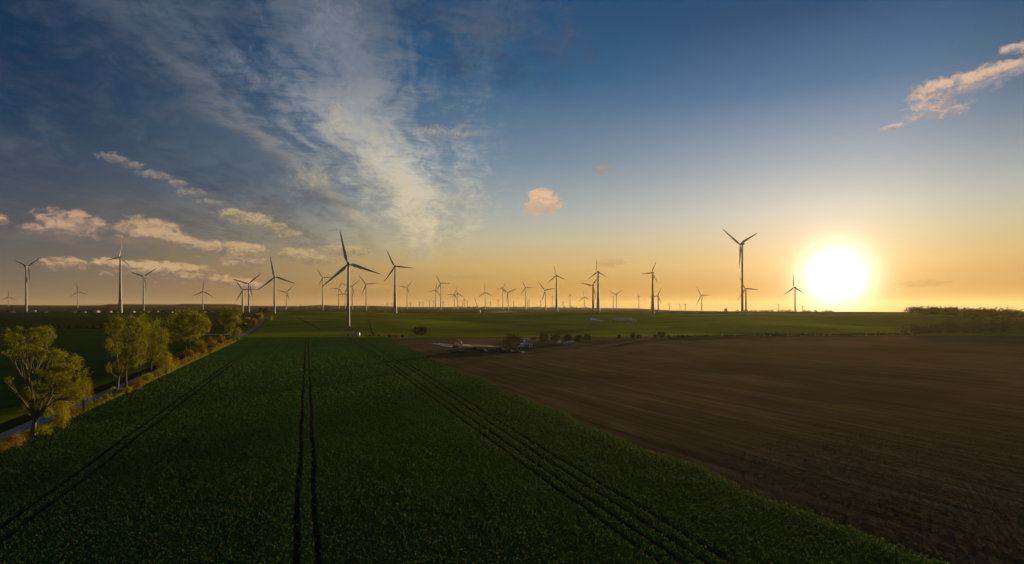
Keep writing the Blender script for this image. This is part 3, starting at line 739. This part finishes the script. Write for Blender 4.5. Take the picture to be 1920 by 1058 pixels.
T(826.4, 531.2, 18.6, -29, 'taller right one of a close pair above the round field tree', D=2050)
T(851.9, 552, 15, 29, 'left one of two overlapping turbines with tangled blades')
T(858.2, 550.5, 17, 0, 'right one of two overlapping turbines with tangled blades, one blade straight up')
T(909.8, 548.3, 17.8, -4, 'single turbine right of the leaning crane boom')
T(943, 541.5, 14.2, 27, 'taller left one of two turbines behind the pale hardstand', D=2500)
T(952.9, 548.8, 20.5, 68, 'shorter right one of two turbines behind the pale hardstand')
T(985.8, 538.7, 17.4, -26, 'turbine with white lit foot right of the pale hardstand')
T(1023, 544.5, 22, -41, 'low turbine just left of a taller broad footed one at the middle')
T(1043.6, 516.8, 21, -9, 'slim tall turbine with broad conical foot at the middle of the picture', D=1350, wide=True)
T(1095.7, 556.9, 15, -8, 'small low turbine left of the crossing pair')
T(1111.8, 535.3, 26, 41, 'shorter darker turbine of the crossing pair', D=1040)
T(1121.5, 509.7, 24, -5, 'taller broad footed turbine of the crossing pair', D=1060, wide=True)
T(1149.8, 556.5, 8, 55, 'faint small turbine behind the V blades turbine', D=4200)
T(1156.2, 552.6, 17, 176, 'turbine with two blades forming a V right of the crossing pair')
T(1198, 555.6, 9, 92, 'faint slim turbine alone left of the long tower with broad foot', D=4400)
T(1223.9, 511.4, 23.5, 25, 'tall turbine with broad foot and blades turned like a K', D=1020, wide=True)
T(1234.2, 555.3, 19, 28, 'low turbine close right of the tall one with blades turned like a K', D=1400)
T(1315.9, 553.8, 20.5, -30, 'lone low turbine between the K bladed one and the tallest one')
T(1391.8, 457.6, 51, 182, 'tallest turbine on the right, seen from the side, left of the sun', D=985, yaw=-23)
T(1398.6, 541.6, 25.5, -26, 'short turbine hidden partly behind the tallest tower on the right', D=1100, yaw=0)
T(1490.7, 539.1, 27, -3, 'turbine standing right beside the glowing sun', yaw=-12)
FG = 'faint distant turbines on the horizon'
for (hx, hy, ph, lb) in [(726, 569, 20, 'faint tiny turbine on the horizon right of the biggest turbine'), (735, 570.5, 50, 'faint tiny turbine just left of the lone crest tower'),
        (770, 569, 10, 'faint tiny turbine just right of the small turbine beyond the crest tower'), (787, 568, 80, 'leftmost faint turbine of the horizon cluster over the round tree'), (793, 568.5, 33, 'second faint turbine of the horizon cluster over the round tree'),
        (805.5, 565, 55, 'faint turbine left of the close pair'), (813, 564.5, 70, 'faint turbine against the shorter tower of the close pair'), (831, 566, 5, 'faint turbine right of the close pair'),
        (867.5, 566, 30, 'left faint turbine of three right of the tangled pair'), (871.5, 562, 0, 'middle and tallest faint turbine of three right of the tangled pair'), (876.5, 566, 66, 'right faint turbine of three right of the tangled pair'),
        (919.5, 567, 20, 'faint turbine with bent blades right of the single turbine'), (934, 563, 95, 'faint bladeless looking turbine left of the hardstand pair'), (963, 566, 58, 'faint V shaped turbine right of the hardstand pair'),
        (992.3, 563.5, 52, 'faint turbine right of the white footed turbine'), (989, 567, 20, 'fainter low turbine touching the white footed turbine'), (1013.8, 565, 28, 'faint turbine left of the low middle turbine'),
        (1035.3, 556.5, 5, 'faint slender turbine between the two middle turbines'), (1056, 567, 63, 'faint low turbine right of the middle broad foot'), (1069, 554.7, 62, 'faint slender turbine with V blades left of the crossing pair'),
        (1114, 563, 35, 'faint turbine glimpsed between the crossing pair towers'), (1255, 570.5, 0, 'very faint turbine far off right of the K bladed turbine'), (1275, 572, 40, 'very faint turbine midway towards the lone low turbine'), (1285, 571, 75, 'very faint turbine left of the lone low turbine'),
        (1460, 572, 15, 'very faint turbine on the glowing horizon left of the sun turbine'), (1505, 575, 60, 'very faint low turbine just right of the sun turbine'), (1875.5, 576.5, 0, 'faint thin turbine over the right hand wood')]:
    T(hx, hy, 7.0, ph, lb, D=5200 + 37 * (hx % 11) if hx < 1200 else 6000, far=True, group=FG)

# ---------------------------------------------------------------- village on the left horizon
def house_proto():
    root = empty('village_house', (0, 0, 0))
    w, d, h, rh = 5.0, 4.0, 3.2, 2.6
    MB().box(-w, w, -d, d, 0, h).build('wall', M_WALL, root)
    mb = MB(); o = .35
    mb.poly([(-w - o, -d - o, h + .0), (-w - o, d + o, h), (-w - o, 0, h + rh)], [(w + o, -d - o, h), (w + o, d + o, h), (w + o, 0, h + rh)])
    rf = mb.build('roof', M_ROOF, root)
    MB().box(1.6, 2.3, .4, 1.1, h + 1.0, h + rh + .9).build('chimney', M_WALLB, rf)
    MB().box(-.5, .5, -d - .06, -d, 0.0, 2.1).build('door', M_DARK, root)
    for x in (-3.2, 2.0, 3.6): MB().box(x - .5, x + .5, -d - .05, -d, 1.1, 2.3).build('window', M_GLASS, root)
    return root
first = house_proto()
HL = [(24, 585, 1.0, 'white house at the left end of the village row', 0), (62, 585, 1.2, 'wide pale house right of the tall V bladed turbine', 1), (70, 585, .7, 'small pale shed joined to the wide pale house', 0), (86, 585, .8, 'grey roofed house between two gaps in the village row', 1),
      (139, 585, .9, 'house with orange front at the foot of the small village turbine', 2), (159, 585, .7, 'pale small house right of the orange house', 0), (181, 584.6, 1.25, 'long white roofed house in the middle of the village row', 1), (206, 585, .9, 'white house left of the broad footed turbine', 1),
      (219, 585, .6, 'little white house touching the broad tower foot', 0), (249, 584.6, 1.0, 'white roofed house between the broad foot and the slender tower', 1), (276, 584.6, 1.1, 'red brick house right of the slender tower', 2), (294, 584, .9, 'yellowish house above the second roadside tree', 0),
      (321, 585, .7, 'small white house above the gap in the roadside trees', 0), (366, 584, 1.0, 'white roofed house left of the short turbine', 1), (384, 583.6, .7, 'small house at the foot of the short turbine', 0), (398, 583, .7, 'white house at the right end of the village row', 0)]
for i, (x, y, sc, lb, kind) in enumerate(HL):
    o = first if i == 0 else copy_tree(first)
    b = at(x, 1180 if y > 584.3 else 1300); o.location = tuple(b); o.scale = (sc * .8, sc * .8, sc * .62); o.rotation_euler = (0, 0, R(rng.uniform(-20, 20)))
    tag(o, lb, 'house', 'village houses in a row on the left horizon')
    for ch in o.children:
        if ch.name.startswith('wall') and kind == 2: ch.data = ch.data.copy(); ch.data.materials[0] = M_WALLB  # the orange and red houses get brick colour on every wall
        if ch.name.startswith('roof') and kind == 1: ch.data = ch.data.copy(); ch.data.materials[0] = M_ROOFG
for i, (x, D, sc, lb) in enumerate([(526, 2300, 1.6, 'tiny white farm building left of the small turbine beyond the thicket'), (533, 2300, 1.2, 'tiny white barn beside the small turbine beyond the thicket'), (489, 2200, 1.2, 'tiny pale farmhouse above the yellow green bush'), (1361, 2300, 1.0, 'dark blocky tower building on the horizon left of the tallest turbine')]):
    o = copy_tree(first); o.location = tuple(at(x, D)); o.scale = (sc, sc, sc if i < 3 else 2.1); o.rotation_euler = (0, 0, R(12 * i)); tag(o, lb, 'farm building', 'lone buildings on the far plain')
for x0, x1, D, h, n, lm, lb in [(-120, 130, 1240, 4, 3200, L_BROWN, 'dark brown tree belt behind the left half of the village'), (130, 420, 1330, 5, 4200, L_DARK, 'dark tree belt behind the right half of the village'),
                       (420, 720, 2500, 5, 2600, L_DARK, 'dark tree belt crossing the plain behind the biggest turbine'), (860, 1100, 3200, 4, 1800, L_BROWN, 'brown tree belt on the far plain at the middle'), (1380, 1560, 3200, 4, 1500, L_DARK, 'low scrub on the bright horizon left of the sun')]:
    P = []; k = D / F
    c = [at(x, D + rng.uniform(-60, 60)) for x in rng.uniform(x0, x1, max(20, n // 40))]
    bl = [(q[0], q[1], q[2] + h * k * .35, rng.uniform(2, 5) * k, 6, h * k * rng.uniform(.3, .7)) for q in c]
    P, T2 = blobcloud(bl, n * 2, clumps=8, spread=.3, shell=.2); P[:, 2] = np.maximum(P[:, 2], zt(P[:, 0], P[:, 1]))
    V, Q = quads_at(P, 1.3 * k)
    tag(link('tree_belt', quadmesh('tree_belt', V, Q, T2), lm), lb, 'tree belt', kind='stuff')
SG = 'small dark trees along the pale track'
for (x, y, w, h, lb) in [(113, 617, 9, 11, 'leftmost small dark tree by the pale track'), (131, 617, 8, 9, 'second small dark tree by the pale track'), (148, 617.5, 10, 11, 'largest of the small dark trees left of the second roadside tree'), (163, 616, 4, 4, 'tiny dark shrub right of the largest small dark tree'), (178, 617.5, 10, 8, 'wide dark tree just left of the second roadside tree'), (194, 616, 10, 7, 'flat dark tree partly behind the second roadside tree'), (2, 612, 12, 9, 'dark shrub by the pale track at the left edge')]:
    bush('small_tree', x, y, w, h, L_DARK, lb, cat='tree', group=SG, n=700)

# ---------------------------------------------------------------- meadow, hedges and woods
tree('field_tree', (788.5, 629.5), [(782, 620, 6.5, 6), (794, 620, 6.5, 6), (788, 616.5, 7, 4.5), (788, 624, 8, 4)], L_BROWN, 3800, .75, 'round dark tree standing alone on the meadow edge', r0=.35, fork=.4, clumps=22)
foliage_mass('wood', [(1742, 590), (1790, 592.5), (1850, 596), (1920, 599), (2060, 604)], 15, 21, 60, L_DARK, 24000, 1.6, 'dark wood along the right horizon', 'wood')
foliage_mass('hedge', [(1712, 627), (1760, 626), (1810, 625.5), (1870, 625), (1920, 625), (2060, 625)], 15, 36, 16, L_DARK, 26000, .9, 'dark high hedge growing taller towards the right edge', 'hedge')
foliage_mass('hedge', [(1265, 634.5), (1340, 633.5), (1420, 631.5), (1500, 630), (1600, 629), (1712, 628)], 5, 4, 7, L_BROWN, 34000, .8, 'low patchy hedge along the far edge of the ploughed field', 'hedge')
foliage_mass('hedge', [(640, 631.5), (700, 631.5), (760, 632.5)], 3, 4, 4, L_DARK, 1600, .6, 'low dark scrub beside the white truck', 'scrub')
HG = 'bushes along the far edge of the ploughed field'
for (x, y, w, h, lb) in [(957, 652, 34, 24, 'large dark bush left of the parked vehicles on the site'), (968, 644, 26, 18, 'dark bush behind the digger on the site'), (1018, 641, 24, 17, 'first round brown bush right of the parked vehicles'), (1040, 641, 20, 15, 'second round brown bush right of the parked vehicles'), (1062, 641, 24, 15, 'brown bush over the white container'), (1084, 641, 20, 13, 'low brown bush left of the last dark bush'), (1101, 640, 18, 14, 'last dark round bush of the row on the site'),
        (1161, 635.5, 5, 8, 'tiny upright bush alone at the ploughed edge'), (1187, 636, 12, 12, 'dark bush right of the tiny upright bush'), (1198, 635, 9, 7, 'small bush touching the dark bush'), (1228, 635, 6, 7, 'thin bush left of the highest edge bush'), (1240, 635, 15, 13, 'highest bush on the ploughed edge, dark and pointed'), (1254, 635, 8, 7, 'small bush right of the highest edge bush')]:
    bush('bush', x, y, w, h, L_BROWN, lb, group=HG, n=1500)

# ---------------------------------------------------------------- building site at the field edge
def puddle(name, line, w, m, dz=.035): return path(line, w, name=name, m=m, dz=dz, jit=.75)
for i, (x0, y0, x1, y1, w) in enumerate([(812, 644.6, 832, 646.6, 2.2), (822, 644.2, 846, 647.8, 1.6), (826, 647.4, 850, 650.4, 2.4), (838, 646, 862, 649.8, 1.5), (846, 650.6, 866, 652.4, 1.6), (858, 645.8, 884, 648.6, 1.8), (866, 648.8, 906, 650.2, 1.7), (876, 645.4, 912, 646.4, 1.4), (892, 648, 926, 648.6, 1.6), (906, 650.4, 936, 650.8, 1.5)]):
    xm = (x0 + x1) / 2; ym = (y0 + y1) / 2 + rng.uniform(-.5, .5)
    puddle('water', [(x0, y0), (xm, ym), (x1, y1)], w, M_FILM if i < 5 else M_WATER, dz=.035 + .004 * i)
puddle('path', [(856, 649.5), (905, 648.6), (950, 648.6)], 13.0, M_PATH, dz=.028)
puddle('path', [(858, 636.6), (885, 637), (915, 640), (930, 641)], 4.0, M_PATH)
puddle('path', [(985, 655), (968, 651), (962, 646)], 4.0, M_PATH)
puddle('path', [(1030, 641), (1075, 644), (1105, 647), (1094, 649.5), (1070, 649)], 4.0, M_VERGE)
def spoil(px0, px1, py, hpx, label):
    a = pt(px0, py); b = pt(px1, py); k = a[1] / F; n = 60; m = 14; V = []; Q = []
    for i in range(n + 1):
        f = i / n; c = a * (1 - f) + b * f
        hh = hpx * k * min(1, 5 * f, 5 * (1 - f)) * (.75 + .25 * math.sin(f * 21) + .12 * math.sin(f * 57))
        for j in range(m + 1):
            u = j / m * 2 - 1; V.append((c[0], c[1] + 4.5 + u * 5.5, -.05 + max(0, hh * (1 - u * u) * (1 + .12 * math.sin(i * 1.7 + j * 2.3)))))
    for i in range(n):
        for j in range(m): q = i * (m + 1) + j; Q.append((q, q + m + 1, q + m + 2, q + 1))
    V = np.array(V); c0 = V.mean(0); c0[2] = 0
    o = link('soil_heap', quadmesh('soil_heap', V - c0, Q, smooth=True), M_SPOIL); o.location = tuple(c0); tag(o, label, 'soil heap', kind=None)
spoil(836, 985, 662, 8, 'long dark heap of dug soil in front of the pale wet ground')
def wheels(root, xs, ys, r, w=.35):
    for x in xs:
        for y in ys:
            mb = MB(); mb.tube([(x, y - w / 2, r), (x, y + w / 2, r)], [r, r], 14); wh = mb.build('wheel', M_TYRE, root)
            MB().tube([(x, y - w / 2 - .03, r), (x, y + w / 2 + .03, r)], [r * .5, r * .5], 10).build('rim', M_NAC, wh)
def truck(px, py, cabm, boxm, label, rz, L=8.0, h=3.0):
    root = empty('truck', tuple(pt(px, py)), rz); tag(root, label, 'truck', 'trucks by the building site')
    MB().box(-L / 2, L / 2, -.9, .9, .55, .85).build('chassis', M_DARK, root)
    MB().box(-L / 2, L / 2 - 2.2, -1.2, 1.2, .87, h, .06).build('cargo_box', boxm, root)
    cab = MB().box(L / 2 - 2.0, L / 2, -1.15, 1.15, .6, 2.6, .12).build('cab', cabm, root)
    MB().box(L / 2 + .0, L / 2 + .02, -.95, .95, 1.5, 2.25).build('windscreen', M_GLASS, cab)
    for s_ in (-1, 1):
        MB().box(L / 2 - 1.6, L / 2 - .6, s_ * 1.16 - .01, s_ * 1.16 + .01, 1.5, 2.2).build('side_window', M_GLASS, cab)
        MB().box(L / 2 + .0, L / 2 + .04, s_ * .85 - .15, s_ * .85 + .15, .8, 1.0).build('headlight', M_WHITE, cab)
    wheels(root, (-L / 2 + 1.2, -L / 2 + 2.4, L / 2 - 1.0), (-1.0, 1.0), .5)
    return root
truck(672, 631, M_WHITE, M_WHITE, 'white truck standing alone at the meadow edge right of the biggest turbine', R(100), 7.5, 3.2)
truck(988.5, 653.5, M_WHITE, M_BLUE, 'blue and white truck parked at the end of the dark soil heap', R(15), 6.0, 2.8)
truck(983, 641, M_WHITE, M_WHITE, 'small pale van like truck behind the blue and white truck', R(200), 6.0, 2.6)
def digger(px, py, label, rz, m, sc=1.0):
    root = empty('excavator', tuple(pt(px, py)), rz, sc); tag(root, label, 'excavator', 'excavators on the building site')
    for s_ in (-1, 1):
        mb = MB(); n = 12; prof = [(1.5 * math.copysign(1, math.cos(2 * math.pi * (i + .5) / n)) + .45 * math.cos(2 * math.pi * (i + .5) / n), .45 + .45 * math.sin(2 * math.pi * (i + .5) / n)) for i in range(n)]
        mb.poly([(x, s_ * 1.1 - .28, z) for x, z in prof], [(x, s_ * 1.1 + .28, z) for x, z in prof]); mb.build('crawler_track', M_TYRE, root)
    MB().box(-1.9, 1.3, -1.25, 1.25, 1.0, 2.0, .12).build('body', m, root)
    cab = MB().box(.1, 1.5, .15, 1.2, 2.02, 3.1, .1).build('cab', M_WHITE, root)
    MB().box(1.5, 1.52, .25, 1.1, 2.2, 2.95).build('windscreen', M_GLASS, cab)
    MB().tube([(1.1, -.3, 1.9), (2.6, -.3, 4.3), (4.6, -.3, 4.6)], [.28, .26, .2], 6).build('boom', m, root)
    ar = MB().tube([(4.5, -.3, 4.7), (5.6, -.3, 2.2)], [.2, .15], 6).build('arm', m, root)
    MB().poly([(5.3, -.8, 2.2), (6.0, -.8, 2.0), (5.8, -.8, 1.2), (5.0, -.8, 1.3)], [(5.3, .2, 2.2), (6.0, .2, 2.0), (5.8, .2, 1.2), (5.0, .2, 1.3)]).build('bucket', M_DARK, ar)
digger(978.5, 654, 'pale excavator left of the blue and white truck', R(70), M_WHITE)
digger(855, 652, 'small yellow excavator with raised boom behind the left part of the soil heap', R(60), M_YEL, .95)
def box_unit(name, px, py, w, d, h, m, label, rz=0.0, dz=0.0, cat='container', group='site containers'):
    root = empty(name, tuple(pt(px, py, dz)), rz); tag(root, label, cat, group)
    b = MB().box(-w / 2, w / 2, -d / 2, d / 2, 0, h, .04)
    for i in range(int(w / .5)): x = -w / 2 + .3 + i * .5; b.box(x, x + .2, -d / 2 - .04, -d / 2 + .01, .15, h - .15)
    b.build('body', m, root); MB().box(w / 2 - 1.1, w / 2 - .15, -d / 2 - .08, -d / 2 - .042, .1, h - .3).build('door', M_NAC, root)
box_unit('site_container', 1037, 638.5, 6, 2.4, 2.4, M_WHITE, 'long white container in front of the brown bushes')
box_unit('site_container', 1068, 646, 6, 2.4, 1.9, M_FILM, 'low pale container right of the bright white tank')
box_unit('site_container', 1000, 637, 4, 2.4, 2.4, M_WALLB, 'reddish pink container right of the vehicles')
tk_ = empty('water_tank', tuple(pt(1047.5, 645))); tag(tk_, 'bright white tank on the building site', 'tank')
MB().tube([(0, 0, 0), (0, 0, 1.8), (0, 0, 2.3)], [1.1, 1.1, .5], 14).build('body', M_WHITE, tk_, True); MB().tube([(0, 0, 2.25), (0, 0, 2.5)], [.3, .3], 10).build('lid', M_DARK, tk_)

# turbine pieces laid out on the meadow
def lying_blade(px0, py0, px1, py1, label):
    a = pt(px0, py0); b = pt(px1, py1); d = b - a; L = np.linalg.norm(d)
    root = empty('turbine_blade', tuple(a)); tag(root, label, 'turbine blade')
    o = link('blade_shell', BL, M_FILM, root); q = Vector(d / L).to_track_quat('Z', 'Y'); o.rotation_euler = q.to_euler(); o.scale = (L * 1.6, L * 1.6, L); o.location = (0, 0, 1.4)
    for f in (.15, .6):
        p = d * f; MB().box(-.8, .8, -.5, .5, -.2, .9).build('cradle', M_DARK, root).location = (p[0], p[1], p[2])
lying_blade(1108, 600, 1134, 605, 'white rotor blade lying on the meadow below the crossing pair of turbines')
for i, (x, y, L, r, lb) in enumerate([(1166, 604.5, 22, 2.4, 'large white tower section lying on the meadow, left one of three'), (1177, 605.5, 16, 2.2, 'middle white tower section lying on the meadow'), (1186, 605.5, 10, 1.8, 'smallest white tower section lying at the right')]):
    root = empty('tower_section', tuple(pt(x, y)), R(-15 + 12 * i)); tag(root, lb, 'tower section', 'tower sections on the meadow')
    MB().tube([(-L / 2, 0, r + .4), (0, 0, r + .4), (L / 2, 0, r + .4)], [r, r * .97, r * .9], 16).build('shell', M_FILM, root, True)
    for s_ in (-1, 1): MB().box(s_ * L * .3 - .4, s_ * L * .3 + .4, -1.2, 1.2, 0, .7).build('cradle', M_DARK, root)
# crane with a leaning boom
cr = at(898.5, 1150); root = empty('crawler_crane', tuple(cr)); tag(root, 'crane with a dark leaning boom and pale base on the meadow crest', 'crane')
MB().box(-2.6, 2.6, -3.4, 3.4, 1.2, 4.4, .3).build('body', M_FILM, root)
for s_ in (-1, 1): MB().box(s_ * 3.2 - .5, s_ * 3.2 + .5, -4, 4, 0, 1.15, .3).build('crawler_track', M_TYRE, root)
bm = MB(); tip = np.array((-10.5, 0, 31.0)); o0 = np.array((0, 0, 4.0))
for dx, dy in ((-.7, -.7), (.7, -.7), (.7, .7), (-.7, .7)): bm.tube([o0 + (dx, dy, 0), o0 * .5 + tip * .5 + (dx, dy, 0), tip + (dx * .3, dy * .3, 0)], [.22, .22, .16], 5)
for i in range(14):
    f, f2 = i / 14, (i + 1) / 14; s_ = 1 if i % 2 else -1
    for e in (-.7, .7): bm.tube([o0 + (tip - o0) * f + (s_ * .65, e, 0), o0 + (tip - o0) * f2 + (-s_ * .65, e, 0)], [.12, .12], 4)
bm.build('boom', M_DARK, root)
MB().box(-1.2, 1.2, -4.6, -3.45, 1.4, 3.6, .1).build('cab', M_WHITE, root)

# ---------------------------------------------------------------- air
def haze():
    m = bpy.data.materials.new('evening_haze'); m.use_nodes = True; g = G(m.node_tree); g.n.clear()
    out = g.new('ShaderNodeOutputMaterial'); v = g.new('ShaderNodeVolumePrincipled')
    v.inputs['Color'].default_value = (.93, .80, .50, 1); v.inputs['Density'].default_value = HAZE; v.inputs['Anisotropy'].default_value = .45
    g.l.new(v.outputs[0], out.inputs['Volume'])
    mb = MB(); mb.box(-14500, 14500, -14500, 14500, -75, 190); o = mb.build('haze', m); tag(o, 'thin warm evening haze over the plain', 'haze', kind='stuff')
haze()
